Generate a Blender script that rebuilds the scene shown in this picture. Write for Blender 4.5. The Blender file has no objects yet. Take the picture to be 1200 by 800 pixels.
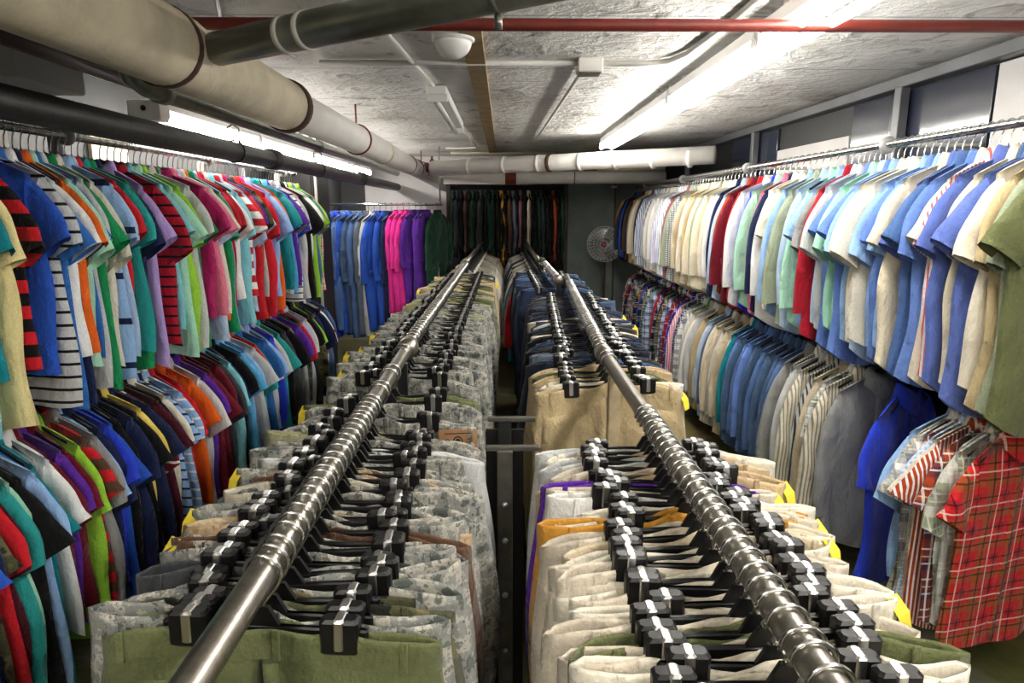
import bpy, math, random
import numpy as np

random.seed(7)
PI = math.pi
SC = bpy.context.scene
COL = SC.collection
H = 1.60            # eye height of the camera
CEIL = 2.26
BACK = 8.6
R = math.radians

# ------------------------------------------------------------------ colours
HEX = {
 'red':'c41e28','crimson':'a81a2c','maroon':'6a1424','burgundy':'46121f','orange':'e0641c','rust':'a84220','coral':'e8605c',
 'yellow':'e8cf62','pale yellow':'e6d79c','cream':'e9dfc4','ivory':'e6e0cf','white':'eeeeec','silver':'c6c8c8','grey':'8f9190','charcoal':'3c3e42','black':'121214',
 'navy':'1a2448','royal blue':'2a42cc','cobalt':'2854b8','blue':'2f6ab4','steel blue':'4c6a9c','denim':'4a6488','slate':'5c6674','light blue':'93b8e6',
 'powder blue':'b4cbe8','cornflower':'6484c8','sky blue':'58aee0','aqua':'86ccd8','teal':'15828c','turquoise':'2a9c98','green':'1a8c54','dark green':'143a2a','forest':'20452f',
 'mint':'a8dcc2','lime':'96cc3e','sage':'9aa48c','olive':'626844','khaki':'bca983','tan':'c2ab88','beige':'cdbfa4','stone':'d2c8b6','brown':'5a4030','gold':'c08a34',
 'pink':'e8809a','hot pink':'e8359c','magenta':'a82460','lilac':'b59cda','lavender':'b8b8e0','purple':'5a2a98','mauve':'8c5c66','indigo':'2c3854','periwinkle':'5a6eb4','dark denim':'232a3a','ochre':'8a5a24','pale olive':'9a9a76',
}
def lin(h):
    h = HEX.get(h, h)
    c = [int(h[i:i+2], 16)/255 for i in (0, 2, 4)]
    return tuple(x/12.92 if x <= .04045 else ((x+.055)/1.055)**2.4 for x in c) + (1,)

# ------------------------------------------------------------------ materials
MATS = {}
class NT:
    def __init__(s, name):
        s.m = bpy.data.materials.new(name); s.m.use_nodes = True
        s.t = s.m.node_tree; s.b = s.t.nodes['Principled BSDF']
    def n(s, typ, **kw):
        x = s.t.nodes.new(typ)
        for k, v in kw.items():
            if k.startswith('i_'): x.inputs[k[2:].replace('_', ' ')].default_value = v
            else: setattr(x, k, v)
        return x
    def l(s, a, b): s.t.links.new(a, b)
    def math(s, op, a, b=None, c=None):
        x = s.n('ShaderNodeMath', operation=op)
        for i, v in enumerate((a, b, c)):
            if v is None: continue
            if isinstance(v, (int, float)): x.inputs[i].default_value = v
            else: s.l(v, x.inputs[i])
        return x.outputs[0]
    def mix(s, f, a, b, blend='MIX'):
        x = s.n('ShaderNodeMix', data_type='RGBA', blend_type=blend)
        for sock, v in ((x.inputs['Factor'], f), (x.inputs['A'], a), (x.inputs['B'], b)):
            if isinstance(v, (int, float, tuple)): sock.default_value = v
            else: s.l(v, sock)
        return x.outputs['Result']
    def noise(s, vec, scale, detail=3, rough=.5, dist=0):
        x = s.n('ShaderNodeTexNoise', i_Scale=scale, i_Detail=detail, i_Roughness=rough, i_Distortion=dist)
        if vec is not None: s.l(vec, x.inputs['Vector'])
        return x.outputs['Fac']
    def ramp(s, f, stops, interp='LINEAR'):
        x = s.n('ShaderNodeValToRGB'); cr = x.color_ramp; cr.interpolation = interp
        while len(cr.elements) < len(stops): cr.elements.new(.5)
        for e, (p, c) in zip(cr.elements, stops): e.position = p; e.color = c if isinstance(c, tuple) else lin(c)
        s.l(f, x.inputs['Fac']); return x.outputs['Color']
    def bump(s, h, strength=.3, dist=.01):
        x = s.n('ShaderNodeBump', i_Strength=strength, i_Distance=dist); s.l(h, x.inputs['Height']); s.l(x.outputs['Normal'], s.b.inputs['Normal'])

def plain(name, col, rough=.5, metal=0, spec=.5, emit=None, estr=0, noise=0, bump=0, nscale=8):
    if name in MATS: return MATS[name]
    k = NT(name); b = k.b
    b.inputs['Base Color'].default_value = lin(col); b.inputs['Roughness'].default_value = rough
    b.inputs['Metallic'].default_value = metal; b.inputs['Specular IOR Level'].default_value = spec
    if emit: b.inputs['Emission Color'].default_value = lin(emit); b.inputs['Emission Strength'].default_value = estr
    if noise or bump:
        oc = k.n('ShaderNodeTexCoord').outputs['Object']
        f = k.noise(oc, nscale, 5, .6)
        if noise:
            c = lin(col); d = tuple(x*(1-noise) for x in c[:3])+(1,)
            k.l(k.ramp(f, [(.35, d), (.62, c)]), b.inputs['Base Color'])
        if bump: k.bump(f, bump, .01)
    MATS[name] = k.m; return k.m

def fabric(spec):
    """spec: 'red' plain | 'red/white/h' wide stripes | 't' thin stripes | 'v' upright stripes | 'p' plaid (third colour) | 'camo'"""
    key = 'fabric_' + spec.replace('/', '_').replace(' ', '_')
    if key in MATS: return MATS[key]
    k = NT(key); b = k.b
    tc = k.n('ShaderNodeTexCoord').outputs['Object']
    oi = k.n('ShaderNodeObjectInfo').outputs['Random']
    off = k.n('ShaderNodeCombineXYZ'); k.l(k.math('MULTIPLY', oi, 7.3), off.inputs[0]); k.l(k.math('MULTIPLY', oi, 3.1), off.inputs[1])
    add = k.n('ShaderNodeVectorMath', operation='ADD'); k.l(tc, add.inputs[0]); k.l(off.outputs[0], add.inputs[1]); vec = add.outputs[0]
    sep = k.n('ShaderNodeSeparateXYZ'); k.l(tc, sep.inputs[0]); X, Z = sep.outputs[0], sep.outputs[2]
    ps = spec.split('/')
    base = lin(ps[0]) if ps[0] in HEX else None
    pat = ps[-1] if len(ps) > 1 else ''
    def band(ax, scale, lo, w):
        f = k.math('FRACT', k.math('MULTIPLY_ADD', ax, scale, 20 + lo))
        return k.math('LESS_THAN', f, w)
    if ps[0] == 'acu':
        f = k.noise(vec, 26, 4, .62); col = k.ramp(f, [(0, '565c58'), (.42, '898b86'), (.52, 'b0aca2'), (.60, '72766f'), (.66, '9c9388')], 'CONSTANT')
    elif ps[0] == 'desert':
        f = k.noise(vec, 14, 2, .5); col = k.ramp(f, [(0, '6b4c38'), (.42, 'b39a78'), (.56, 'c9b796'), (.66, '8a7458')], 'CONSTANT')
    elif ps[0] == 'camo':
        f = k.noise(vec, 12, 3, .5); col = k.ramp(f, [(0, '1c1d18'), (.40, '4a4b34'), (.52, '6b6247'), (.60, '37402b')], 'CONSTANT')
    elif pat in ('h', 't', 'v', 'd'):
        ax, sc, w = {'h': (Z, 13, .5), 't': (Z, 24, .22), 'v': (X, 70, .4), 'd': (Z, 6, .14)}[pat]
        col = k.mix(band(ax, sc, .1, w), base, lin(ps[1]))
    elif pat == 'p':
        c2, c3 = lin(ps[1]), lin(ps[2] if len(ps) > 3 else 'navy')
        sc = 8.5
        bx, bz = band(X, sc, .1, .30), band(Z, sc, .3, .30)
        a = k.mix(k.math('MULTIPLY', bx, .55), base, c2)
        a = k.mix(k.math('MULTIPLY', bz, .55), a, c2)
        dk = tuple(v*.45 for v in base[:3]) + (1,)
        a = k.mix(k.math('MULTIPLY', k.math('MULTIPLY', band(X, sc, .55, .26), band(Z, sc, .75, .26)), .6), a, dk)
        for ax, o in ((X, .45), (X, .93), (Z, .65), (Z, .13)):
            a = k.mix(k.math('MULTIPLY', band(ax, sc, o, .055), .7), a, c3)
        col = a
        for ax, o in ((X, .69), (Z, .89)):
            col = k.mix(k.math('MULTIPLY', band(ax, sc, o, .045), .6), col, lin('ivory'))
    elif pat == 'g':
        c2 = lin(ps[1])
        a = k.mix(k.math('MULTIPLY', band(X, 60, .1, .5), .5), base, c2)
        col = k.mix(k.math('MULTIPLY', band(Z, 60, .1, .5), .5), a, c2)
    else:
        col = base
    den = 'denim' in ps[0]
    fine = k.noise(vec, 260 if den else 150, 2, .7)
    col = k.mix(.6 if den else .28, col, k.ramp(fine, [(.3, (.45, .45, .45, 1)), (.7, (1, 1, 1, 1))]), 'MULTIPLY')
    k.l(col, b.inputs['Base Color'])
    b.inputs['Roughness'].default_value = .92; b.inputs['Specular IOR Level'].default_value = .15
    b.inputs['Sheen Weight'].default_value = .12
    mp = k.n('ShaderNodeMapping'); mp.inputs['Scale'].default_value = (1.25, 1, .75); k.l(vec, mp.inputs['Vector'])
    wr = k.noise(mp.outputs[0], 8.5, 4, .5, .35)
    hgt = k.math('MULTIPLY_ADD', fine, .05, wr)
    k.bump(hgt, .75, .05)
    MATS[key] = k.m; return k.m

M_CHROME = plain('polished_chrome', 'd2d2d0', .2, 1)
M_STEEL = plain('brushed_steel', 'a9a49b', .33, 1, noise=.25, nscale=60)
M_CLIP = plain('shiny_clip_metal', 'd8d8d8', .3, 1)
M_BLK = plain('black_plastic', '0d0d0e', .38, spec=.4)
M_BLKMET = plain('black_painted_metal', '232424', .45, .3, noise=.3)
M_WHITE = plain('white_enamel', 'e8e8e6', .4)
M_TAG = plain('yellow_paper', 'ecd23a', .8)
M_LEATHER = plain('brown_leather', 'b0845c', .6, noise=.35, nscale=40)
M_DARKINK = plain('dark_ink', '2c2018', .7)

# ------------------------------------------------------------------ mesh building
class MB:
    def __init__(s): s.v = []; s.f = []
    def add(s, V, F):
        o = len(s.v); s.v.extend([tuple(map(float, p)) for p in V]); s.f.extend([tuple(i+o for i in f) for f in F])
        return s
    def box(s, c, d, bev=0.0, rz=0):
        cx, cy, cz = c; x, y, z = d[0]/2, d[1]/2, d[2]/2
        b = min(bev, x*.9, y*.9, z*.9) if bev else 0
        ca, sa = math.cos(rz), math.sin(rz)
        if not b:
            V = [(i*x, j*y, k*z) for k in (-1, 1) for j in (-1, 1) for i in (-1, 1)]
            F = [(0, 2, 3, 1), (4, 5, 7, 6), (0, 1, 5, 4), (2, 6, 7, 3), (0, 4, 6, 2), (1, 3, 7, 5)]
        else:
            rings = []
            for zz, ins in ((-z, b), (-z+b, 0), (z-b, 0), (z, b)):
                xx, yy = x-ins, y-ins
                rings.append([(-xx+b, -yy, zz), (xx-b, -yy, zz), (xx, -yy+b, zz), (xx, yy-b, zz), (xx-b, yy, zz), (-xx+b, yy, zz), (-xx, yy-b, zz), (-xx, -yy+b, zz)])
            V = [p for r in rings for p in r]
            F = [(r*8+i, r*8+(i+1) % 8, r*8+8+(i+1) % 8, r*8+8+i) for r in range(3) for i in range(8)]
            F += [tuple(range(7, -1, -1)), tuple(range(24, 32))]
        return s.add([(cx+ca*p[0]-sa*p[1], cy+sa*p[0]+ca*p[1], cz+p[2]) for p in V], F)
    def tube(s, pts, r, n=10, caps=True, sx=1.0):
        pts = [np.array(p, float) for p in pts]; rs = r if hasattr(r, '__len__') else [r]*len(pts)
        V = []; F = []; up = None
        for i, p in enumerate(pts):
            d = pts[min(i+1, len(pts)-1)] - pts[max(i-1, 0)]; d /= (np.linalg.norm(d) or 1)
            if up is None: up = np.array([0, 0, 1.]) if abs(d[2]) < .9 else np.array([0, 1., 0])
            a = np.cross(d, up); a /= (np.linalg.norm(a) or 1); up = np.cross(a, d)
            for j in range(n):
                t = 2*PI*j/n; V.append(p + rs[i]*(math.cos(t)*a*sx + math.sin(t)*up))
        for i in range(len(pts)-1):
            for j in range(n): F.append((i*n+j, i*n+(j+1) % n, (i+1)*n+(j+1) % n, (i+1)*n+j))
        if caps: F += [tuple(range(n-1, -1, -1)), tuple(range((len(pts)-1)*n, len(pts)*n))]
        return s.add(V, F)
    def lathe(s, c, prof, n=24, axis='z'):
        V = []; F = []
        for r, h in prof:
            for j in range(n):
                t = 2*PI*j/n; a, b_ = r*math.cos(t), r*math.sin(t)
                V.append({'z': (c[0]+a, c[1]+b_, c[2]+h), 'y': (c[0]+a, c[1]+h, c[2]+b_), 'x': (c[0]+h, c[1]+a, c[2]+b_)}[axis])
        for i in range(len(prof)-1):
            for j in range(n): F.append((i*n+j, i*n+(j+1) % n, (i+1)*n+(j+1) % n, (i+1)*n+j))
        F += [tuple(range(n-1, -1, -1)), tuple(range((len(prof)-1)*n, len(prof)*n))]
        return s.add(V, F)
    def sheet(s, P, na, nt, closetop=False, closebot=False):
        """closed flattened tube: front (side -1) and back (+1) of a surface P(a, t, side)"""
        ring = [(-1+2*j/na, -1) for j in range(na)] + [(1-2*j/na, 1) for j in range(na)]
        V = []; F = []; n = 2*na
        for i in range(nt+1):
            t = i/nt
            for a, sd in ring: V.append(P(a, t, sd))
        for i in range(nt):
            for j in range(n): F.append((i*n+j, i*n+(j+1) % n, (i+1)*n+(j+1) % n, (i+1)*n+j))
        for row, do in ((0, closetop), (nt, closebot)):
            if do:
                o = row*n
                for j in range(na):
                    q = (o+j, o+(j+1), o+(n-j-1) % n, o+(n-j) % n)
                    q = tuple(dict.fromkeys(q))
                    if len(q) > 2: F.append(q)
        return s.add(V, F)
    def patch(s, P, a0, a1, t0, t1, off, na=6, nt=6, side=-1):
        V = [];F = []
        for k in (0, 1):
            for i in range(nt+1):
                for j in range(na+1):
                    x, y, z = P(a0+(a1-a0)*j/na, t0+(t1-t0)*i/nt, side)
                    V.append((x, y+side*(off if k == 0 else -.002), z))
        w = na+1; m = w*(nt+1)
        for i in range(nt):
            for j in range(na): F.append((i*w+j, i*w+j+1, (i+1)*w+j+1, (i+1)*w+j))
        edge = [j for j in range(w)] + [i*w+na for i in range(1, nt+1)] + [nt*w+j for j in range(na-1, -1, -1)] + [i*w for i in range(nt-1, 0, -1)]
        for i in range(len(edge)):
            p, q = edge[i], edge[(i+1) % len(edge)]; F.append((q, p, p+m, q+m))
        return s.add(V, F)
    def join(s, o): return s.add(o.v, o.f)
    def mesh(s, name, smooth=True, mat=None):
        me = bpy.data.meshes.new(name); me.from_pydata(s.v, [], s.f)
        if smooth: me.polygons.foreach_set('use_smooth', [True]*len(me.polygons))
        me.materials.append(mat); me.update(); return me

def link(name, data, parent=None, mat=None):
    o = bpy.data.objects.new(name, data); COL.objects.link(o)
    if parent is not None: o.parent = parent
    if mat is not None and data is not None:
        if data.materials[0] is None or data.materials[0] is not mat:
            o.material_slots[0].link = 'OBJECT'; o.material_slots[0].material = mat
    return o
def tag(o, label, cat, group=None, kind=None):
    o['label'] = label; o['category'] = cat
    if group: o['group'] = group
    if kind: o['kind'] = kind
    return o
def empty(name, loc, rz=0, label=None, cat=None, group=None):
    o = link(name, None); o.location = loc; o.rotation_euler = (0, 0, rz); o.empty_display_size = .05
    if label: tag(o, label, cat, group)
    return o
def part(name, mb, mat, parent, smooth=True, label=None):
    o = link(name, mb.mesh(name, smooth, mat), parent)
    if label: o['label'] = label
    return o
def struct(name, mb, mat, smooth=False):
    o = link(name, mb.mesh(name, smooth, mat)); o['kind'] = 'structure'; return o
def thing(name, mb, mat, label, cat, group=None, smooth=True):
    return tag(link(name, mb.mesh(name, smooth, mat)), label, cat, group)
def sstep(x): x = min(1, max(0, x)); return x*x*(3-2*x)

# ------------------------------------------------------------------ garments (origin on the rail axis, width along x)
def torso_fn(rnd, L, S, drop, T, A, tails, flare, neck_z):
    k1, k2 = rnd.uniform(14, 22), rnd.uniform(28, 44); p1, p2 = rnd.uniform(0, 6), rnd.uniform(0, 6)
    q1, q2 = rnd.uniform(-5, 5), rnd.uniform(-6, 6); bend = rnd.uniform(-.10, .10); lean = rnd.uniform(-.010, .010); hs = rnd.uniform(-.02, .02)
    wv = rnd.uniform(0, 6)
    def P(a, t, sd):
        ax = abs(a)
        hw = S + (flare-S)*sstep(t*1.6) + .008*math.sin(9*t+wv)
        x = a*hw
        top = neck_z - drop*max(0, (ax*S-.06)/(S-.06))**1.15 if ax*S > .06 else neck_z
        bot = neck_z - L + tails*ax**2.5 + hs*a + .006*math.sin(5*a+p2)
        z = top + (bot-top)*t
        th = T*(max(0, 1-ax**4))**.5*(.3+.7*sstep(t/.22))
        th *= 1+.25*math.sin(k2*.6*x+p2+3*t)
        rr = sstep(t*1.3)
        y = sd*th + A*rr*(math.sin(k1*x+p1+q1*t)+.55*math.sin(k2*x+p2+q2*t)) + bend*x*x + lean*t
        return (x, y, z)
    return P
def sleeve_fn(rnd, sx, S, zs, long, th, ln=.56):
    p = rnd.uniform(0, 6); yo = rnd.uniform(-.012, .012); out = rnd.uniform(-.025, .025)
    if long: o1, i1, oc = (S+.075+out, zs-ln), (S-.03+out, zs-ln+.01), (S+.11+out*.5, zs-.16)
    else:
        e = rnd.uniform(-.045, .04); o1, i1, oc = (S+.112+out, zs-.215+out*.6+e), (S-.01+out, zs-.285+e), (S+.075, zs-.07)
    o0, i0 = (S-.015, zs-.002), (S-.03, zs-.19)
    ic = (S-.005, i0[1]*.5+i1[1]*.5)
    def q(a, c, b, t): return ((1-t)**2*a[0]+2*t*(1-t)*c[0]+t*t*b[0], (1-t)**2*a[1]+2*t*(1-t)*c[1]+t*t*b[1])
    def P(a, t, sd):
        o = q(o0, oc, o1, t); i = q(i0, ic, i1, t); u = (a+1)/2
        x = o[0]+(i[0]-o[0])*u; z = o[1]+(i[1]-o[1])*u
        w = th*(max(0, 1-abs(a)**3.2))**.5*(.75+.35*t if not long else 1-.25*t)
        if long: w *= 1+.3*math.sin(14*t+p)*math.sin(PI*t)
        y = sd*w + yo*t + .008*math.sin(9*t+p)*t + (.006*math.sin(26*x+p) if t > .1 else 0)
        if (not long and t > .9) or (long and t > .92): y += sd*.003*(1-abs(a)**4)
        return (sx*x, y, z)
    return P
def collar_mb(kind, nz):
    mb = MB(); n = 28
    prof = {'tee': [(1.0, -.006), (1.06, .004), (1.0, .014), (.9, .006)],
            'polo': [(.92, -.004), (.93, .026), (1.0, .034), (1.12, .020), (1.30, -.022), (1.27, -.026), (1.08, .012)],
            'dress': [(.92, -.004), (.93, .034), (1.0, .042), (1.12, .026), (1.34, -.026), (1.31, -.030), (1.08, .014)]}[kind]
    V = []; F = []; m = len(prof)
    for j in range(n):
        t = 2*PI*j/n - PI/2; gap = max(0, math.cos(t+PI/2))**6
        for sc, h in prof:
            x = .066*math.cos(t)*sc; y = .030*math.sin(t)*sc; z = nz-.004+h - (.030+.02*(h < 0))*max(0, -math.sin(t))**2 - (.012*gap if h < 0 else 0)
            V.append((x, y, z))
    for j in range(n):
        if j == 0 and kind != 'tee': pass
        for i in range(m): F.append((j*m+i, ((j+1) % n)*m+i, ((j+1) % n)*m+(i+1) % m, j*m+(i+1) % m))
    return mb.add(V, F)

SHIRTS = {}
NECK = -.105
def shirt_variant(kind, long, i):
    key = (kind, long, i)
    if key in SHIRTS: return SHIRTS[key]
    rnd = random.Random(hash((kind == 'dress', kind == 'tee', long, i)) & 0xffff)
    dress = kind == 'dress'
    S = rnd.uniform(.195, .22); drop = rnd.uniform(.058, .078)
    L = rnd.uniform(.73, .82) if dress else rnd.uniform(.64, .80)
    P = torso_fn(rnd, L, S, drop, rnd.uniform(.014, .019), rnd.uniform(.005, .010), .07 if dress else .0, S+rnd.uniform(.02, .05), NECK)
    body = MB().sheet(P, 16, 18, closetop=True)
    zs = NECK-drop
    sl = [MB().sheet(sleeve_fn(rnd, sx, S, zs, long, rnd.uniform(.018, .024)), 8, 14 if long else 9, closetop=True) for sx in (1, -1)]
    col = collar_mb(kind, NECK)
    pl = MB().patch(P, -.07, .07, .05 if dress else .05, .985 if dress else .26, .0025, 2, 14)
    n = 7 if dress else 2
    for b in range(n):
        x, y, z = P(0, (.10+b*.13) if dress else (.1+b*.08), -1); pl.lathe((x, y-.006, z), [(.0055, 0), (.0055, .004)], 8, 'y')
    pk = MB().patch(P, .28, .72, .20, .36, .003, 4, 4) if dress else None
    al = MB().join(body).join(sl[0]).join(sl[1]).join(col)
    nm = {'dress': 'shirt', 'polo': 'polo', 'tee': 'tee'}[kind]
    d = dict(body=body.mesh(nm+'_body'), sleeve=[x.mesh(nm+'_sleeve') for x in sl], collar=col.mesh(nm+'_collar'),
             placket=None if kind == 'tee' else pl.mesh(nm+'_placket'), pocket=pk.mesh(nm+'_pocket') if pk else None, all=al.mesh(nm))
    SHIRTS[key] = d; return d

# ------------------------------------------------------------------ hangers
def hook_mb(rr, z0, wr, zc=0):
    """wire from z0 (on the hanger bar) up and around a rail of radius rr whose axis is at zc"""
    q = rr+wr+.001; pts = [(0, 0, z0), (0, 0, z0+(zc-q-z0)*.35), (.004, 0, zc-q-.012), (q*.75, 0, zc-q*.72)]
    for k in range(0, 13):
        t = R(-25+k*18); pts.append((q*math.cos(t), 0, zc+q*math.sin(t)))
    return MB().tube(pts, wr, 6)
ARM = MB()
for sx in (1, -1):
    pts = [(0, 0, NECK+.030), (sx*.025, 0, NECK+.020), (sx*.06, 0, NECK-.010), (sx*.11, 0, NECK-.036), (sx*.165, 0, NECK-.068)]
    ARM.tube(pts, [.009, .009, .008, .007, .006], 8, sx=.6)
ARM.tube([(-.15, 0, NECK-.07), (.15, 0, NECK-.07)], .004, 6)
ARM_ME = ARM.mesh('hanger_arms', True, M_BLK)
HOOK_ME = hook_mb(.0155, NECK+.028, .0022).mesh('wire_hook', True, M_CHROME)
def shirt_hanger(loc, rz, label, group):
    h = empty('shirt_hanger', loc, rz, label, 'hanger', group)
    link('arms', ARM_ME, h); link('hook', HOOK_ME, h); return h
CLIPX = .118
BARZ = -.080; BY = BARZ-.001
_b = MB().box((0, 0, BY), (.268, .0075, .018), .003)
_b.add([(-.020, -.003, BY+.008), (.020, -.003, BY+.008), (.006, -.003, BY+.034), (-.006, -.003, BY+.034), (-.020, .003, BY+.008), (.020, .003, BY+.008), (.006, .003, BY+.034), (-.006, .003, BY+.034)],
       [(0, 1, 2, 3), (7, 6, 5, 4), (0, 4, 5, 1), (1, 5, 6, 2), (2, 6, 7, 3), (3, 7, 4, 0)])
BAR_ME = _b.mesh('hanger_bar', False, M_BLK)
CLIP_ME = MB().box((0, 0, BARZ-.001), (.050, .023, .050), .004).mesh('hanger_clip', False, M_BLK)
BAND_ME = MB().box((0, 0, BARZ+.003), (.015, .0265, .045), .003).mesh('clip_band', False, M_CLIP)
TH_HOOK_ME = hook_mb(.0195, BY+.03, .0030).mesh('trouser_hook', True, M_CHROME)
_a = MB(); 
_a.join(MB().box((0, 0, BY), (.268, .0075, .018), .003))
for sx in (1, -1): _a.box((sx*CLIPX, 0, BARZ-.001), (.048, .022, .048), .004)
TH_FAR_ME = _a.mesh('far_hanger_bar', False, M_BLK)
def trouser_hanger(loc, rz, label, group, near, cx=CLIPX, roll=0):
    h = empty('trouser_hanger', loc, rz, label, 'hanger', group); h.rotation_euler = (0, roll, rz)
    link('hook', TH_HOOK_ME, h)
    if near == 0: link('clip_bar', TH_FAR_ME, h)
    else: link('clip_bar', BAR_ME, h)
    for sx in (1, -1):
        if near:
            c = link('clip', CLIP_ME, h); c.location = (sx*cx, 0, 0); link('clip_band', BAND_ME, c)
        else:
            c = link('clip_band', BAND_ME, h); c.location = (sx*CLIPX, 0, 0)
    return h

# ------------------------------------------------------------------ trousers
TROUS = {}
WZ = -.078     # top of the waistband below the rail axis
NTV = 24
def trousers_variant(i):
    if i in TROUS: return TROUS[i]
    rnd = random.Random(900+i); CLIPX = rnd.choice((.098, .108, .118, .118, .124))
    W = rnd.uniform(.222, .255); A = rnd.uniform(.003, .007); k1, p1 = rnd.uniform(10, 18), rnd.uniform(0, 6)
    dr = [rnd.uniform(-.004, .04), rnd.uniform(-.004, .04)]; cu = [rnd.uniform(-.026, .026), rnd.uniform(-.026, .026)]
    op = rnd.uniform(.005, .012); Lg = rnd.uniform(.93, .99); kf, pf = rnd.uniform(30, 45), rnd.uniform(0, 6)
    op2 = [rnd.uniform(.007, .021), rnd.uniform(.007, .021)]; cb, cs, cp = rnd.uniform(.004, .016), rnd.uniform(30, 60), rnd.uniform(0, 6)
    def prof(x):
        e = 0 if x < 0 else 1; ax = abs(x); u = max(0, (ax-.14)/.10)
        o = op if ax < CLIPX else op2[e]
        th = .003 + o*(1-math.exp(-((ax-CLIPX)/.035)**2))
        yc = A*math.sin(k1*x+p1)*(1-math.exp(-((ax-CLIPX)/.05)**2)) + cu[e]*u*u
        mid = 1-sstep((ax-.01)/(CLIPX-.03)) if ax < CLIPX else 0
        yc += .004*math.sin(cs*x+cp)*sstep((CLIPX-ax)/.05)
        return th, yc, -dr[e]*u**1.5 + cb*mid*(.75+.5*math.sin(cs*.8*x+cp)) + (.004*math.sin(cs*x+cp)*u if ax > CLIPX else 0)
    wav = [rnd.uniform(-.004, .004) for _ in range(2)]
    def waist(a, t, sd):
        # t: 0 outer bottom -> .5 top -> 1 inner bottom
        x = a*W; th, yc, dz = prof(x); rnd_ = (max(0, 1-abs(a)**10))**.5
        if t < .45: z, ins = -.042+.040*(t/.45), 0.
        elif t < .55: z, ins = .0, .0012
        else: z, ins = -.002-.03*((t-.55)/.45), .0030
        th = max(th-ins, .0006)*rnd_ + (.0012 if ins == 0 else 0)*rnd_
        x *= (1 - ins*.8/W)
        return (x, yc + sd*th, WZ + z + dz)
    def leg(sx):
        def P(a, t, sd):
            u = (a*sx+1)/2           # 0 inside seam .. 1 outside seam
            crotch = .30
            gap = .0 if t < crotch else .012*sstep((t-crotch)/.25)
            wo = W + .018*math.sin(PI*min(1, t/.45)) - (.055*sstep((t-.35)/.65))
            x = sx*(gap + (wo-gap)*u)
            th0, yc, dz = prof(sx*u*W)
            k = sstep(t/.12); ed = (max(0, 1-abs(a)**8))**.5
            body = .0135*(.8+.3*math.sin(PI*u)) if t > crotch else .0125
            inner = 1 if t > crotch else min(1, u/.02+.98)
            th = (th0*(1-k) + body*k)*(ed if (u > .5 or t > crotch) else 1)
            fold = .005*k*(math.sin(kf*x+pf+2*t)+.5*math.sin(1.9*kf*x+pf*2)) + sd*.007*k*math.exp(-((u-.52)/.05)**2) - (sd < 0)*.004*k*math.exp(-((u-.30)/.03)**2)*(1-sstep(t*3))
            return (x, yc*(1-.6*sstep(t)) + sd*th + fold, WZ-.040+dz*(1-sstep(t*2)) - (Lg-.04)*t)
        return P
    wb = MB().sheet(waist, 28, 10)
    legs = MB()
    for sx in (1, -1): legs.sheet(leg(sx), 14, 20)
    loops = []
    for x in (-.185, .185, .02):
        m = MB(); th, yc, dz = prof(x); m.box((x, yc-(th+.0030), WZ-.020+dz), (.010, .0035, .044), .001); loops.append(m)
    Pl = leg(1); Pr = leg(-1)
    pk = [MB().patch(Pl, -.1, .75, .04, .21, .003, 5, 5), MB().patch(Pr, -.75, .1, .04, .21, .003, 5, 5)]
    seam = MB().patch(Pl, -.985, -.82, .01, .24, .0025, 1, 8)
    al = MB().join(wb).join(legs)
    th, yc, dz = prof(.9*W)
    d = dict(waist=wb.mesh('waistband_loop'), legs=legs.mesh('trouser_legs'), loops=[q.mesh('belt_loop', False) for q in loops], cx=CLIPX, pk=[p.mesh('trouser_pocket') for p in pk], fly=seam.mesh('trouser_fly'), all=al.mesh('trousers'), W=W, prof=prof)
    TROUS[i] = d; return d
_t = MB(); _t.add([(-.001, -.014, 0), (-.001, .014, 0), (.012, .014, -.03), (.022, .012, -.066), (.022, -.014, -.07), (.010, -.014, -.03)], [(0, 1, 2, 5), (5, 2, 3, 4)])
_t2 = MB()
TAGV = [(-.01, -.012, -.004), (-.01, .012, -.004), (.008, .013, -.022), (.015, .011, -.05), (.016, -.011, -.054), (.008, -.013, -.024)]
_t2.add(TAGV+[(x+.0012, y, z) for x, y, z in TAGV], [(0, 1, 2, 5), (5, 2, 3, 4), (11, 8, 7, 6), (10, 9, 8, 11), (0, 6, 7, 1), (3, 9, 10, 4), (1, 7, 8, 2), (2, 8, 9, 3), (4, 10, 11, 5), (5, 11, 6, 0)])
TAG_ME = _t2.mesh('paper_tag', False, M_TAG)

# ------------------------------------------------------------------ labels
ONES = 'zeroth first second third fourth fifth sixth seventh eighth ninth tenth eleventh twelfth thirteenth fourteenth fifteenth sixteenth seventeenth eighteenth nineteenth'.split()
TENS = {2: 'twenty', 3: 'thirty', 4: 'forty', 5: 'fifty', 6: 'sixty', 7: 'seventy', 8: 'eighty', 9: 'ninety'}
def ordw(n):
    if n < 20: return ONES[n]
    if n % 10 == 0: return {2: 'twentieth', 3: 'thirtieth', 4: 'fortieth', 5: 'fiftieth', 6: 'sixtieth', 7: 'seventieth', 8: 'eightieth', 9: 'ninetieth'}[n//10]
    return TENS[n//10] + '-' + ONES[n % 10]
def desc(spec):
    ps = spec.split('/'); j = lambda c: c.replace(' ', '-')
    if ps[0] in ('acu', 'desert', 'camo'): return {'acu': 'grey camouflage', 'desert': 'tan camouflage', 'camo': 'dark camouflage'}[ps[0]]
    if len(ps) == 1: return ps[0]
    return j(ps[0])+'-'+j(ps[1])+' '+{'h': 'striped', 't': 'striped', 'd': 'striped', 'v': 'pinstriped', 'p': 'plaid', 'g': 'checked'}[ps[-1]]
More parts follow.
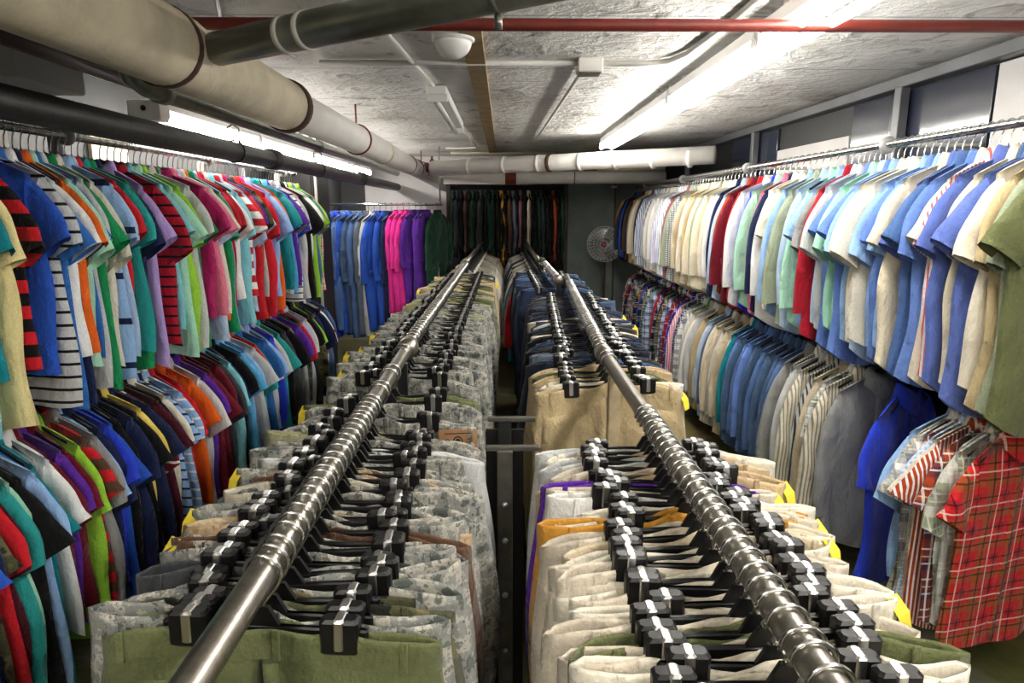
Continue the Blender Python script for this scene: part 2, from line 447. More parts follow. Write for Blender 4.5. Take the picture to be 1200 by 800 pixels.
def garment_phrases(specs, noun):
    D = [desc(s) for s in specs]; out = []
    trip = {}
    for i, d in enumerate(D):
        k = (d, D[i-1] if i else '', D[i+1] if i+1 < len(D) else ''); trip[k] = trip.get(k, 0)+1
    for i, d in enumerate(D):
        pv, nx = (D[i-1] if i else ''), (D[i+1] if i+1 < len(D) else '')
        if D.count(d) == 1: g = f'only {d} {noun}'
        elif pv and nx and pv != nx and trip[(d, pv, nx)] == 1 and len((d+pv+nx).split()) and len(f'{d} {noun} between {pv} and {nx} ones'.split()) <= 8:
            g = f'{d} {noun} between {pv} and {nx} ones'
        else:
            g = f'{ordw(D[:i+1].count(d))} {d} {noun} from the near end'
        out.append(g)
    return out

# ------------------------------------------------------------------ rows of shirts
NV = 10
HANG_STUFF = MB()
def stuff_hanger(loc, rz):
    ca, sa = math.cos(rz), math.sin(rz)
    for sx in (1, -1):
        pts = [(0, NECK+.030), (sx*.025, NECK+.02), (sx*.06, NECK-.010), (sx*.16, NECK-.066)]
        HANG_STUFF.tube([(loc[0]+ca*x, loc[1]+sa*x, loc[2]+z) for x, z in pts], .008, 5)
    q = .018; pts = [(0, NECK+.028), (.004, -q-.012), (q, -.004), (q*.7, q*.7), (0, q), (-q*.7, q*.7), (-q, 0)]
    HANG_STUFF.tube([(loc[0]+ca*x, loc[1]+sa*x, loc[2]+z) for x, z in pts], .0022, 4)

def shirt_row(specs, X, Z, ys, kind, rail, group, hang, turn, near_y, jitter=5, longs=(), tees=(), special=None):
    """specs: colour tokens near -> far; a trailing * is a long sleeve"""
    clean = [s.rstrip('*~') for s in specs]
    noun = {'dress': 'shirt', 'polo': 'polo'}[kind]
    phr = garment_phrases(clean, noun)
    for i, (raw, s) in enumerate(zip(specs, clean)):
        rnd = random.Random(i*31+int(X*100)+int(Z*50))
        y = ys[i]; lg = raw.endswith('*'); kd = 'tee' if raw.endswith('~') else kind
        v = shirt_variant(kd, lg, rnd.randrange(NV))
        rz = R(turn + jitter*(.6*math.sin(i*.55+X)+.5*math.sin(i*.23+Z)) + rnd.uniform(-1.6, 1.6)); dz = rnd.uniform(-.012, .012)
        if special and i in special: rz = R(special[i])
        loc = (X + rnd.uniform(-.012, .012), y, Z)
        m = fabric(s)
        nm = {'dress': 'dress_shirt', 'polo': 'polo_shirt', 'tee': 'tee_shirt'}[kd]
        lab = f'{phr[i]} {rail}'
        sc = rnd.uniform(.90, 1.08)
        if y < near_y:
            o = empty(nm, loc, rz, lab, 'shirt', group); 
            link('body', v['body'], o, m)
            for sl in v['sleeve']: link('sleeve', sl, o, m)
            link('collar', v['collar'], o, m)
            if v['placket']: link('placket', v['placket'], o, m)
            if v['pocket'] and rnd.random() < .7: link('pocket', v['pocket'], o, m)
        else:
            o = link(nm, v['all'], None, m); o.location = loc; o.rotation_euler = (0, 0, rz); tag(o, lab, 'shirt', group)
        o.scale = (sc, 1, 1) if not (special and kind == 'dress' and i < 11) else (min(sc, 1), 1, .93)
        if special and kind == 'dress' and i == 11: o.scale = (1.2, 1, 1.04)
        if hang: shirt_hanger((X, y, Z), rz, ('hanger of the ' + phr[i] + ' ' + rail).replace('the only ', 'the '), hang)
        else: stuff_hanger((X, y, Z), rz)

def spread_ys(n, y0, y1, gaps=()):
    """n positions from y0 to y1; gaps = [(index, extra)] leaves extra room before that index"""
    ex = sum(g for _, g in gaps); st = (y1-y0-ex)/(n-1); ys = []; y = y0
    g = dict(gaps)
    for i in range(n):
        y += g.get(i, 0); ys.append(y); y += st
    return ys

UZ, LZ = H+.265, H-.595
XL, XR = -1.62, 1.62
def toks(s): return [x.strip() for x in s.replace('\n', ' ').split(',') if x.strip()]

LU = toks('''aqua, teal, pale yellow, red/black/h, cobalt, silver/black/t, blue, white, navy, orange, mint, blue, silver, green, ivory, light blue/navy/d, powder blue, red, turquoise, green, navy,
 lilac, crimson/black/t, aqua, mint, lime, silver, coral, green, magenta, pink, powder blue, ivory, orange, green, light blue, red, crimson, white, aqua, red/white/h, powder blue, red, purple, camo, silver, red, blue, hot pink, light blue, orange, teal, turquoise, black, silver, sky blue, purple, grey,
 white/navy/t, royal blue, silver, red, black, white, navy, lime, steel blue, green, grey, lime, coral/white/p''')
LL = toks('''royal blue, ivory, cobalt, navy, camo, red, burgundy, turquoise, mint, black, light blue, blue, teal, white, maroon, purple, maroon, lime, brown/red/h, grey, light blue, navy, royal blue, cobalt, black, navy, black, yellow, navy, maroon/white/t, burgundy, black, ivory, light blue/navy/t, navy/white/t, light blue/white/t,
 red, red, orange, silver, purple, maroon, burgundy, maroon, charcoal, aqua, navy, black, sky blue, light blue, silver, red, turquoise, blue, silver, light blue, royal blue*, silver, turquoise, black*, charcoal*, black, grey*, purple, forest*, camo*, red, lavender, silver, black, charcoal, lime, camo*, navy, navy, white/red/d, navy, steel blue''')
RU = toks('''olive, sage, khaki, ivory, periwinkle, denim, cream, periwinkle, white/coral/v, ivory, cornflower, steel blue, periwinkle, cream, light blue, cornflower, light blue, ivory, powder blue, cream, light blue, cornflower, powder blue, mint, mint, cornflower, silver, powder blue, crimson*, grey, light blue, mint*, powder blue*, sage*, light blue*, cream,
 white*, navy*, pink*, mint*, royal blue*, white*, red*, red*, maroon*, rust*, powder blue*, navy*, navy*, white*, ivory*, cream*, sage*, ivory*, cream*, cream*, khaki*, ivory*, cream*, beige*, silver/forest/g*, silver/forest/g*, sage*, mauve*, silver*, white/grey/v*, light blue/white/g*, white*, lavender/white/v*,
 silver*, ivory*, white*, beige*, white*, silver/navy/v*, white*, powder blue*, white*, white/blue/v*, lavender*, lavender/white/v*, navy*, charcoal*, beige*, ivory*, khaki*, gold*, forest*, dark green*, navy*, brown*, black*, cobalt*, navy*, charcoal*, gold*''')
RL = toks('''red/ochre/black/p, sage/white/silver/p, white/sage/silver/p, rust/navy/white/p, rust/white/v, ivory/tan/silver/p, light blue/white/g, mauve/white/silver/p, white/navy/grey/p, cream/grey/olive/p, light blue, royal blue,
 grey*, cream/grey/v*, silver/olive/white/p, beige*, silver/charcoal/v*, cream/grey/v*, silver*, ivory/grey/v*, grey*, steel blue*, denim*, denim*, steel blue*, steel blue*, denim*, cornflower*, steel blue*, denim*, cornflower*, teal*, ivory*, beige*, silver*, beige*, ivory*, slate*, powder blue*, silver*, khaki*,
 silver*, white*, beige*, green*, silver/white/g*, white/navy/p/x*, navy/white/g*, denim/navy/silver/p*, pink/white/v*, royal blue/navy/black/p*, navy/red/silver/p*, crimson/navy/black/p*, silver/navy/black/p*, indigo/purple/silver/p*, lavender/navy/black/p*, olive/black/grey/p*, sage/charcoal/black/p*, burgundy*,
 navy/silver/black/p*, purple/black/silver/p*, crimson*, powder blue/navy/black/p*, silver/black/grey/p*, teal/navy/silver/p*, slate/navy/silver/p*, cream/navy/teal/p*, blue/navy/black/p*, navy/sage/black/p*, royal blue*, navy/gold/black/p*, silver/charcoal/black/p*, charcoal/sage/silver/p*, maroon/navy/silver/p*, grey/navy/black/p*,
 navy/lavender/black/p*, steel blue/navy/black/p*, black/silver/grey/p*, mauve/navy/black/p*, maroon/black/grey/p*, navy/crimson/black/p*, silver/maroon/navy/p*, crimson/white/navy/p*''')
RL = [s.replace('white/navy/p/x', 'white/navy/grey/p') for s in RL]

shirt_row(LU, XL, UZ, [1.77, 1.82, 1.858, 1.98] + spread_ys(17, 2.025, 2.62) + spread_ys(len(LU)-21, 2.72, 5.12), 'polo', 'under the dark pipe', 'polo shirts on the rail under the dark pipe', 'hangers on the rail under the dark pipe', -9, 4.3, special={3: -16, 21: -16})
shirt_row(LL, XL, LZ, spread_ys(36, 1.50, 2.75) + spread_ys(len(LL)-36, 2.80, 5.15), 'polo', 'on the lower polo rail', 'polo shirts on the lower polo rail', None, -9, 4.0)
shirt_row(RU, XR, UZ, spread_ys(30, 1.80, 3.04) + spread_ys(len(RU)-30, 3.10, 7.9), 'dress', 'on the upper shirt rail', 'dress shirts on the upper shirt rail', 'hangers on the upper shirt rail', 9, 4.6)
ysr = [1.92] + spread_ys(10, 1.97, 2.16) + [2.47] + spread_ys(len(RL)-12, 2.68, 7.4)
shirt_row(RL, XR, LZ, ysr, 'dress', 'on the lower shirt rail', 'dress shirts on the lower shirt rail', None, 9, 4.4, special={11: 36, 9: 8, 10: 8, 12: 12, 0: 17, 1: 16, 2: 15, 3: 14})

# ------------------------------------------------------------------ centre racks of trousers
def trouser_row(specs, pos, noun, rail, group, hgroup, near_y, tags, rnd0, fronts=()):
    phr = garment_phrases(specs, noun)
    for i, s in enumerate(specs):
        rnd = random.Random(rnd0+i*17)
        x, y, z, yaw = pos[i]
        vi = rnd.randrange(NTV); v = trousers_variant(vi); m = fabric(s)
        rz = yaw + R(2.6*math.sin(i*.8+rnd0)+2*math.sin(i*.31+rnd0) + rnd.uniform(-1.4, 1.4)); y += rnd.uniform(-.005, .005); roll = R(rnd.uniform(-3.5, 3.5)); lab = f'{phr[i]} {rail}'
        dx = rnd.uniform(-.018, .018)
        loc = (x+dx, y, z)
        near = 1 if y < near_y else 0
        flip = rnd.random() < .5
        if near:
            o = empty('trousers', loc, rz, lab, 'trousers', group); o.rotation_euler = (0, roll, rz)
            link('legs', v['legs'], o, m); link('waistband', v['waist'], o, m); [link('belt_loop', q, o, m) for q in v['loops']]
            if i in fronts:
                for p in v['pk']: link('pocket', p, o, m)
                link('fly', v['fly'], o, m)
        else:
            o = link('trousers', v['all'], None, m); o.location = loc; o.rotation_euler = (0, roll, rz); tag(o, lab, 'trousers', group)
        if i in tags:
            sx = tags[i]; th, yc, dz = v['prof'](sx*v['W']*.98)
            t = link('size_tag', TAG_ME, o); t.location = (sx*v['W'], yc, WZ+dz); t.rotation_euler = (0, 0, -R(58) if sx > 0 else PI+R(58)); t['label'] = 'yellow paper size tag'
        trouser_hanger((x, y, z), rz, ('hanger of the ' + phr[i] + ' ' + rail).replace('the only ', 'the '), hgroup, near, v['cx'], roll)
        yield i, o, v
def ln(p, q, y):
    k = (y-p[1])/(q[1]-p[1]); return (p[0]+(q[0]-p[0])*k, y, p[2]+(q[2]-p[2])*k, -math.atan2(q[0]-p[0], q[1]-p[1]))
RZ = H-.45
rails = {'L1': ((-.295, -.35, RZ), (-.318, 2.12, RZ)), 'L2': ((-.325, 2.12, RZ), (-.31, 5.5, RZ)), 'L3': ((-.31, 5.5, RZ+.02), (-.25, 7.7, RZ+.06)),
         'R1': ((.310, -.35, RZ), (.318, 2.02, RZ)), 'R2': ((.318, 2.02, RZ), (.43, 4.45, RZ)), 'R3': ((.350, 4.1, RZ+.01), (.33, 5.6, RZ+.02)), 'R4': ((.30, 5.62, RZ+.02), (.27, 7.7, RZ+.06))}
def rep(pat, n, seed):
    rnd = random.Random(seed); names = [p for p, w in pat for _ in range(w)]; return [rnd.choice(names) for _ in range(n)]
# grey camouflage side
l1 = ['olive', 'acu', 'camo', 'acu', 'acu', 'charcoal', 'acu', 'acu', 'brown', 'acu', 'desert', 'acu', 'acu', 'acu', 'stone', 'acu', 'desert', 'acu', 'acu', 'acu', 'silver', 'acu', 'acu', 'acu', 'pale olive', 'acu', 'acu', 'acu', 'olive']
yl1 = spread_ys(25, .745, 1.475) + [1.565, 1.60, 1.73, 1.775]
pl1 = [ln(*rails['L1'], y) for y in yl1]
keep = {}
for i, o, v in trouser_row(l1, pl1, 'trousers', 'on the camouflage rack', 'trousers on the camouflage rack', 'hangers on the camouflage rack', 9, {2: -1, 6: -1, 8: -1, 12: -1, 17: -1, 28: -1}, 11, fronts=(0, 1, 27)): keep[i] = (o, v)
l2 = rep([('acu', 1)], 22, 1) + rep([('acu', 5), ('pale olive', 3), ('olive', 1)], 20, 2) + rep([('pale olive', 3), ('olive', 3), ('charcoal', 2), ('khaki', 2), ('black', 1)], 24, 3)
yl2 = spread_ys(len(l2), 2.0, 5.35)
for i, o, v in trouser_row(l2, [ln(*rails['L2'], y) for y in yl2], 'trousers', 'on the middle camouflage rail', 'trousers on the middle camouflage rail', 'hangers on the middle camouflage rail', 2.7, {k: -1 for k in range(3, 66, 4)} | {61: 1}, 300, fronts=(0,)): pass
# khaki side
r1 = ['stone', 'ivory', 'stone', 'stone', 'ivory', 'stone', 'olive', 'stone', 'ivory', 'stone', 'ivory', 'stone', 'stone', 'ivory', 'beige', 'stone', 'gold', 'stone', 'ivory', 'white', 'stone', 'purple', 'tan', 'stone', 'silver', 'tan', 'ivory', 'silver']
yr1 = spread_ys(len(r1), .54, 1.375)
for i, o, v in trouser_row(r1, [ln(*rails['R1'], y) for y in yr1], 'trousers', 'on the khaki rack', 'trousers on the khaki rack', 'hangers on the khaki rack', 9, {3: 1, 8: 1, 13: 1, 17: 1, 20: 1, 22: 1}, 500): pass
r2 = ['khaki', 'ivory', 'khaki', 'olive', 'tan', 'dark denim', 'denim'] + rep([('dark denim', 4), ('indigo', 2), ('charcoal', 4), ('denim', 1), ('slate', 1), ('stone', 1), ('silver', 1), ('black', 4)], 44, 5)
yr2 = [1.90, 1.945, 1.985, 2.06, 2.14, 2.19, 2.235] + spread_ys(44, 2.285, 4.0)
pr2 = [ln(*rails['R2' if y > 2.02 else 'R1'], y) for y in yr2]
for i, o, v in trouser_row(r2, pr2, 'trousers', 'on the denim rack', 'trousers on the denim rack', 'hangers on the denim rack', 2.7, {0: 1, 2: 1, 12: 1, 24: 1, 33: 1}, 700, fronts=(0, 3)): pass
r3 = rep([('dark denim', 3), ('indigo', 2), ('denim', 3), ('charcoal', 1), ('black', 1)], 26, 8)
yr3 = spread_ys(26, 4.2, 5.25)
for i, o, v in trouser_row(r3, [ln(*rails['R3'], y) for y in yr3], 'trousers', 'on the far denim rail', 'trousers on the far denim rail', 'hangers on the far denim rail', 0, {3: -1, 5: -1}, 900): pass
# pale shirts at the far end of both racks
def far_shirts(specs, rail, ys, where, group):
    phr = garment_phrases(specs, 'sweater')
    for i, s in enumerate(specs):
        rnd = random.Random(i*7+len(where)); p = ln(*rails[rail], ys[i]); v = shirt_variant('tee', True, rnd.randrange(NV))
        o = link('sweater', v['all'], None, fabric(s)); o.location = (p[0], p[1], p[2]-.0); o.rotation_euler = (0, 0, R(rnd.uniform(-5, 5))); o.scale = (.98, 1, 1)
        tag(o, f'{phr[i]} {where}', 'sweater', group); stuff_hanger(p[:3], 0)
fl = rep([('ivory', 4), ('silver', 3), ('cream', 3), ('white', 2)], 24, 4) + ['tan', 'orange', 'tan', 'charcoal']
far_shirts(fl, 'L3', spread_ys(len(fl), 5.62, 7.55), 'at the far camouflage end', 'pale sweaters past the camouflage trousers')
fr = ['red', 'teal', 'navy'] + rep([('ivory', 4), ('silver', 3), ('cream', 2), ('charcoal', 1), ('steel blue', 2)], 25, 9)
far_shirts(fr, 'R4', spread_ys(len(fr), 5.45, 7.55), 'at the far denim end', 'pale sweaters past the denim trousers')

# leather patch on one pair of camouflage trousers
o, v = keep[25]
W = v['W']
pb = MB(); px, pz = W-.047, WZ-.040
th, yc, dz = v['prof'](px)
pb.box((px, yc-th-.006, pz+dz), (.095, .003, .066), .001)
pa = part('leather_patch', pb, M_LEATHER, o, False, 'brown leather waist patch with a round emblem')
em = MB(); yy = yc-th-.0082
for cx, r_ in ((px, .0125), (px-.026, .006), (px+.026, .005)):
    V = []; n = 20
    for k in range(n):
        t = 2*PI*k/n
        for rr in (r_, r_*.72): V.append((cx+rr*math.cos(t), yy, pz+dz+.004+rr*math.sin(t)))
    em.add(V, [(2*k, 2*((k+1) % n), 2*((k+1) % n)+1, 2*k+1) for k in range(n)])
em.lathe((px, yy+.0002, pz+dz+.004), [(.0065, 0), (.0065, -.0004)], 12, 'y')
em.box((px, yy, pz+dz-.0195), (.056, .0008, .009))
em.box((px, yy, pz+dz+.0235), (.064, .0008, .0025))
part('emblem', em, M_DARKINK, pa, False)

# rails and rack frames
def rail_mb(p, q, r=.019):
    return MB().tube([p, ((p[0]+q[0])/2, (p[1]+q[1])/2, (p[2]+q[2])/2), q], r, 20)
def rack(name_label, rail_keys, posts, group, bars=(), collars=()):
    p0 = rails[rail_keys[0]][0]
    rk = empty('clothes_rack', (p0[0], 1, 0), 0, name_label, 'clothes rack', group)
    inv = lambda p: (p[0]-p0[0], p[1]-1, p[2])
    for k in rail_keys:
        part('rail', rail_mb(inv(rails[k][0]), inv(rails[k][1])), M_STEEL, rk)
    for (x, y, ztop, mat, w) in posts:
        part('upright', MB().box((x-p0[0], y-1, ztop/2), (w, w*.8, ztop), .003), mat, rk, False)
        part('foot', MB().box((x-p0[0], y-1, .02), (.42, .05, .04), .005), M_BLKMET, rk, False)
    for (x, y, z, r_) in collars:
        part('collar', MB().lathe((x-p0[0], y-1, z), [(.020, -.035), (r_, -.03), (r_, .03), (.020, .035)], 18, 'y'), M_STEEL, rk)
    return rk
M_CREAMPOST = plain('worn_cream_paint', 'b8a888', .5, .2, noise=.35, nscale=20)
M_GREYMET = plain('grey_flat_steel', '6f6d68', .42, .8, noise=.3, nscale=25)
rack('chrome rail carrying the grey camouflage trousers', ['L1'], [(-.296, -.25, RZ-.02, M_BLKMET, .03), (-.317, 1.98, RZ-.02, M_BLKMET, .03)], 'centre racks', collars=[(-.318, 2.10, RZ, .034)])
rack('chrome rail carrying the stone and khaki trousers', ['R1'], [(.311, -.25, RZ-.02, M_BLKMET, .03), (.318, 1.80, RZ-.02, M_CREAMPOST, .035)], 'centre racks', collars=[(.318, 2.0, RZ, .028)])
rack('chrome rail behind, carrying camouflage and olive trousers', ['L2'], [(-.31, 5.45, RZ-.02, M_BLKMET, .03)], 'centre racks')
rack('chrome rail carrying the dark denim trousers', ['R2'], [(.428, 4.40, RZ-.02, M_BLKMET, .035)], 'centre racks')
rack('short chrome rail beyond the dark denim trousers', ['R3'], [(.352, 4.12, RZ-.02, M_BLKMET, .03), (.33, 5.58, RZ-.02, M_BLKMET, .03)], 'centre racks', collars=[(.35, 4.13, RZ+.01, .03)])
rack('far rail of pale sweaters past the camouflage trousers', ['L3'], [(-.25, 7.66, RZ+.03, M_BLKMET, .03)], 'centre racks', collars=[(-.31, 5.52, RZ+.02, .026)])
rack('far rail of pale sweaters past the denim trousers', ['R4'], [(.27, 7.66, RZ+.03, M_BLKMET, .03)], 'centre racks')
cf = empty('rack_divider', (0, 1.40, 0), 0, 'dark steel upright with bolts between the two trouser racks', 'rack frame')
part('upright', MB().box((.002, 0, .53), (.036, .012, 1.06), .002), M_GREYMET, cf, False)
part('crossbar', MB().box((.02, .010, 1.063), (.125, .016, .012), .002), M_GREYMET, cf, False)
part('crossbar', MB().box((.02, .22, 1.063), (.125, .016, .012), .002), M_GREYMET, cf, False)
part('upright', MB().box((.002, .22, .53), (.036, .012, 1.06), .002), M_BLKMET, cf, False)
part('dark_panel', MB().box((.002, .236, .52), (.10, .008, 1.02)), M_BLK, cf, False)
for z in (.93, .84, .70, .55):
    part('bolt', MB().lathe((.002, -.006, z), [(.0075, 0), (.0075, -.003), (.004, -.006)], 10, 'y'), M_CLIP, cf)
part('foot', MB().box((.0, .1, .015), (.06, .4, .03), .004), M_BLKMET, cf, False)

# ------------------------------------------------------------------ wall rails with uprights
def wall_rail(X, z, y0, y1, label, group, mat=M_CHROME):
    t = empty('clothes_rail', (X, y0, z), 0, label, 'clothes rail', group)
    part('tube', MB().tube([(0, 0, 0), (0, (y1-y0)/2, 0), (0, y1-y0, 0)], .0145, 14), mat, t)
    for y in (y0+.004, y1-.004):
        part('end_cap', MB().lathe((0, y-y0, 0), [(.018, -.006), (.018, .006)], 14, 'y'), mat, t)
    return t
wall_rail(XL, UZ, .6, 5.2, 'chrome rail of polo shirts under the dark pipe', 'wall rails')
wall_rail(XL, LZ, .6, 5.2, 'lower black rail of the polo shirts', 'wall rails', M_BLKMET)
wall_rail(XR, UZ, .6, 8.1, 'upper chrome rail of the pale dress shirts', 'wall rails')
wall_rail(XR, LZ, .6, 7.6, 'lower black rail of the plaid and blue dress shirts', 'wall rails', M_BLKMET)
M_HEADER = plain('grey_header_metal', '77797c', .4, .4, noise=.2, nscale=4)
M_POST = plain('grey_white_post', 'b4b4b2', .4, .3)
def upright(X, y, top, label, s, group):
    u = empty('rail_upright', (X, y, 0), 0, label, 'upright', group)
    part('post', MB().box((s*.045, 0, top/2), (.04, .03, top), .003), M_POST, u, False)
    for z in (UZ, LZ):
        part('flange', MB().lathe((0, 0, z), [(.017, -.004), (.034, -.004), (.034, .004), (.017, .004)], 18, 'y'), M_POST, u)
        part('bracket', MB().box((s*.022, 0, z-.02), (.035, .012, .012), .002), M_POST, u, False)
    part('base_plate', MB().box((s*.045, 0, .006), (.10, .09, .012), .002), M_POST, u, False)
for y, n in ((1.30, 'before the first'), (2.53, 'at the lilac'), (3.72, 'among the pink and red'), (4.95, 'at the far')):
    upright(XL, y, CEIL-.02, f'pale upright holding the polo rails {n} polo shirts', -1, 'uprights of the polo rails')
for y, n in ((1.45, 'before the first'), (3.38, 'by the crimson'), (5.3, 'by the cream'), (7.2, 'by the navy')):
    u = empty('rail_upright', (1.985, y, 0), 0, f'grey upright against the dark glass {n} dress shirts', 'upright', 'uprights of the shirt rails')
    part('post', MB().box((0, 0, (CEIL-.06)/2), (.05, .055, CEIL-.06), .004), M_HEADER, u, False)
    part('base_plate', MB().box((0, 0, .006), (.10, .09, .012), .002), M_HEADER, u, False)
for y, n in ((1.35, 'before the first'), (2.82, 'by the mint and blue'), (4.42, 'by the cream'), (6.0, 'by the white'), (7.55, 'by the navy')):
    for z, nm in ((UZ, 'upper'), (LZ, 'lower')):
        u = empty('rail_bracket', (XR, y, z), 0, f'white round bracket on the {nm} shirt rail {n} shirts', 'bracket', 'brackets of the shirt rails')
        part('flange', MB().lathe((0, 0, 0), [(.017, -.006), (.036, -.006), (.036, .006), (.017, .006)], 20, 'y'), M_POST, u)
        part('arm', MB().tube([(.03, 0, 0), (.3, 0, 0), (.42, 0, .0)], .010, 10), M_POST, u)

# ------------------------------------------------------------------ room
k = NT('painted_concrete_ceiling'); tc = k.n('ShaderNodeTexCoord').outputs['Object']
n1 = k.noise(tc, 1.3, 5, .6, .4); n2 = k.noise(tc, 22, 6, .65); n3 = k.noise(tc, 5, 4, .6, 1.0)
c = k.ramp(n1, [(.30, 'b4b1ab'), (.45, 'e2e1dd'), (.62, 'f0efec')])
c = k.mix(k.ramp(n3, [(.60, (0, 0, 0, 1)), (.66, (.55, .55, .55, 1))]), c, lin('7c776f'))
n4 = k.noise(tc, 17, 6, .7, 1.5)
c = k.mix(k.ramp(n4, [(.66, (0, 0, 0, 1)), (.70, (.8, .8, .8, 1))]), c, lin('8b857c'))
sp = k.n('ShaderNodeSeparateXYZ'); k.l(tc, sp.inputs[0])
ed = k.math('LESS_THAN', k.math('FRACT', k.math('MULTIPLY_ADD', sp.outputs[1], 1.15, 20.2)), .012)
c = k.mix(k.math('MULTIPLY', ed, .55), c, lin('5b5852'))
k.l(c, k.b.inputs['Base Color']); k.b.inputs['Roughness'].default_value = .75
k.bump(k.math('ADD', k.math('MULTIPLY', n2, .6), k.math('MULTIPLY', n3, .9)), 1.0, .05)
M_CEIL = k.m
k = NT('stained_green_concrete_floor'); tc = k.n('ShaderNodeTexCoord').outputs['Object']
n1 = k.noise(tc, 2.2, 5, .6, .5); n2 = k.noise(tc, 9, 5, .65)
c = k.ramp(n1, [(.32, '4a4030'), (.44, '6f6238'), (.52, '565c30'), (.62, '7c7866'), (.72, '4c5530')])
c = k.mix(.5, c, k.ramp(n2, [(.3, (.45, .45, .45, 1)), (.7, (1, 1, 1, 1))]), 'MULTIPLY')
k.l(c, k.b.inputs['Base Color']); k.b.inputs['Roughness'].default_value = .55; k.bump(n2, .2, .01)
M_FLOOR = k.m
M_WALLDARK = plain('dark_wall_paint', '2c2e2f', .5, noise=.3, nscale=3)
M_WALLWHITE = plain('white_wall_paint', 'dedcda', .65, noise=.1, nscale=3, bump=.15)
M_GREENGREY = plain('green_grey_wall_paint', '7e8c8a', .55, noise=.18, nscale=5, bump=.1)
M_GLASS = plain('dark_blue_glass', '2d3342', .12, spec=.6)
FRONT = -3.0
XWL, XWR = -2.08, 2.04
struct('floor', MB().box((0, (BACK+FRONT)/2, -.05), (XWR-XWL+.3, BACK-FRONT+.3, .1)), M_FLOOR)
struct('ceiling', MB().box((0, (BACK+FRONT)/2, CEIL+.05), (XWR-XWL+.3, BACK-FRONT+.3, .1)), M_CEIL)
struct('wall_left', MB().box((XWL-.05, (BACK+FRONT)/2, CEIL/2), (.1, BACK-FRONT+.3, CEIL)), M_WALLDARK)
struct('wall_right', MB().box((XWR+.05, (BACK+FRONT)/2, CEIL/2), (.1, BACK-FRONT+.3, CEIL)), M_WALLDARK)
struct('wall_back', MB().box(((XWL+XWR)/2, BACK+.05, CEIL/2), (XWR-XWL, .1, CEIL)), M_WALLWHITE)
struct('wall_front', MB().box(((XWL+XWR)/2, FRONT-.05, CEIL/2), (XWR-XWL, .1, CEIL)), M_WALLWHITE)
struct('trim_1', MB().box((1.40, BACK-.02, CEIL/2), (1.28, .04, CEIL-.01)), M_GREENGREY)
struct('trim_2', MB().box((-1.93, BACK-.02, CEIL/2), (.30, .04, CEIL-.01)), M_WALLDARK)
struct('trim_3', MB().box((XWR-.04, 2.8, CEIL-.045), (.08, 11, .055), .004), M_HEADER)
# wall panels behind the shirts
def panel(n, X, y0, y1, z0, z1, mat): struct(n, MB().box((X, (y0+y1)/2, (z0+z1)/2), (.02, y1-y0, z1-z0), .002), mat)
panel('window_1', XWR-.01, 2.80, 3.9, 1.2, CEIL-.08, M_GLASS)
panel('reflection_trim_4', XWR-.012, .2, 2.78, 1.2, CEIL-.08, M_WALLWHITE)  # white paint here stands for the ceiling's reflection in the glass
panel('window_2', XWR-.01, 4.95, 5.9, 1.2, CEIL-.08, M_GLASS)
panel('reflection_trim_5', XWR-.012, 3.92, 4.93, 1.2, CEIL-.24, M_WALLWHITE)  # second reflected patch, painted white on its own panel
panel('trim_6', XWL+.012, 3.4, 3.72, 1.3, CEIL-.25, plain('cream_wall_paint', 'c8bfa6', .7))
panel('trim_7', XWL+.012, 2.3, 2.84, 1.3, CEIL-.25, M_WALLWHITE)
for n, y in (('trim_8', 5.3), ('trim_9', 6.4)):
    struct(n, MB().box((XWL+.02, y, CEIL/2), (.04, .03, CEIL), .003), M_POST)
# dark soffit over the polo side
struct('trim_10', MB().box((-1.72, .95, CEIL-.06), (.7, 3.7, .11), .004), plain('dark_green_soffit', '3a423c', .6, noise=.25))
# dark partition beyond the polo shirts
pt = empty('partition_cabinet', (-1.83, 6.0, 0), 0, 'tall black cabinet beyond the polo shirts', 'cabinet')
part('cabinet_body', MB().box((0, 0, 1.0), (.40, .5, 2.0), .005), plain('matte_black_board', '131313', .7), pt, False)
part('cabinet_door', MB().box((.0, -.255, 1.02), (.36, .012, 1.86), .003), plain('black_door_board', '1a1a1a', .6), pt, False)
part('post', MB().box((.215, -.24, 1.02), (.022, .022, 2.04), .002), M_POST, pt, False)

# ------------------------------------------------------------------ pipes and ceiling fixtures
M_LAG = plain('aged_canvas_lagging', 'd2c8ae', .8, noise=.28, nscale=5, bump=.9)
M_LAGW = plain('white_painted_lagging', 'efede8', .6, noise=.08, nscale=6, bump=.3)
M_RED = plain('red_iron_pipe', '7c2c22', .5, .1, noise=.3, nscale=12)
M_RUST = plain('rusty_band', '4a2f22', .8, noise=.4, nscale=30)
M_CASTIRON = plain('black_cast_iron', '2a2b29', .5, .3, noise=.35, nscale=14, bump=.3)
M_GALV = plain('galvanised_duct', '8c9088', .32, .85, noise=.3, nscale=7)
M_CONDUIT = plain('white_painted_conduit', 'd4d2cc', .5)
M_WOOD = plain('bare_plank', '9c8258', .7, noise=.35, nscale=9)
PX, PZ = -.95, H+.443
bp = empty('insulated_pipe', (PX, 0, PZ), 0, 'thick cream canvas-wrapped pipe running along the ceiling', 'pipe')
part('canvas_wrap', MB().tube([(0, -2.9, .005), (0, 0, 0), (.003, 1, 0), (0, 2, .004), (0, 3.0, 0)], [.112, .11, .106, .108, .104], 28), M_LAG, bp)
part('end_band', MB().lathe((0, 3.0, 0), [(.1, -.03), (.112, -.028), (.114, .02), (.09, .03)], 28, 'y'), M_RUST, bp)
part('strap', MB().lathe((0, 1.95, .003), [(.108, -.012), (.112, -.01), (.112, .01), (.108, .012)], 28, 'y'), M_RUST, bp)
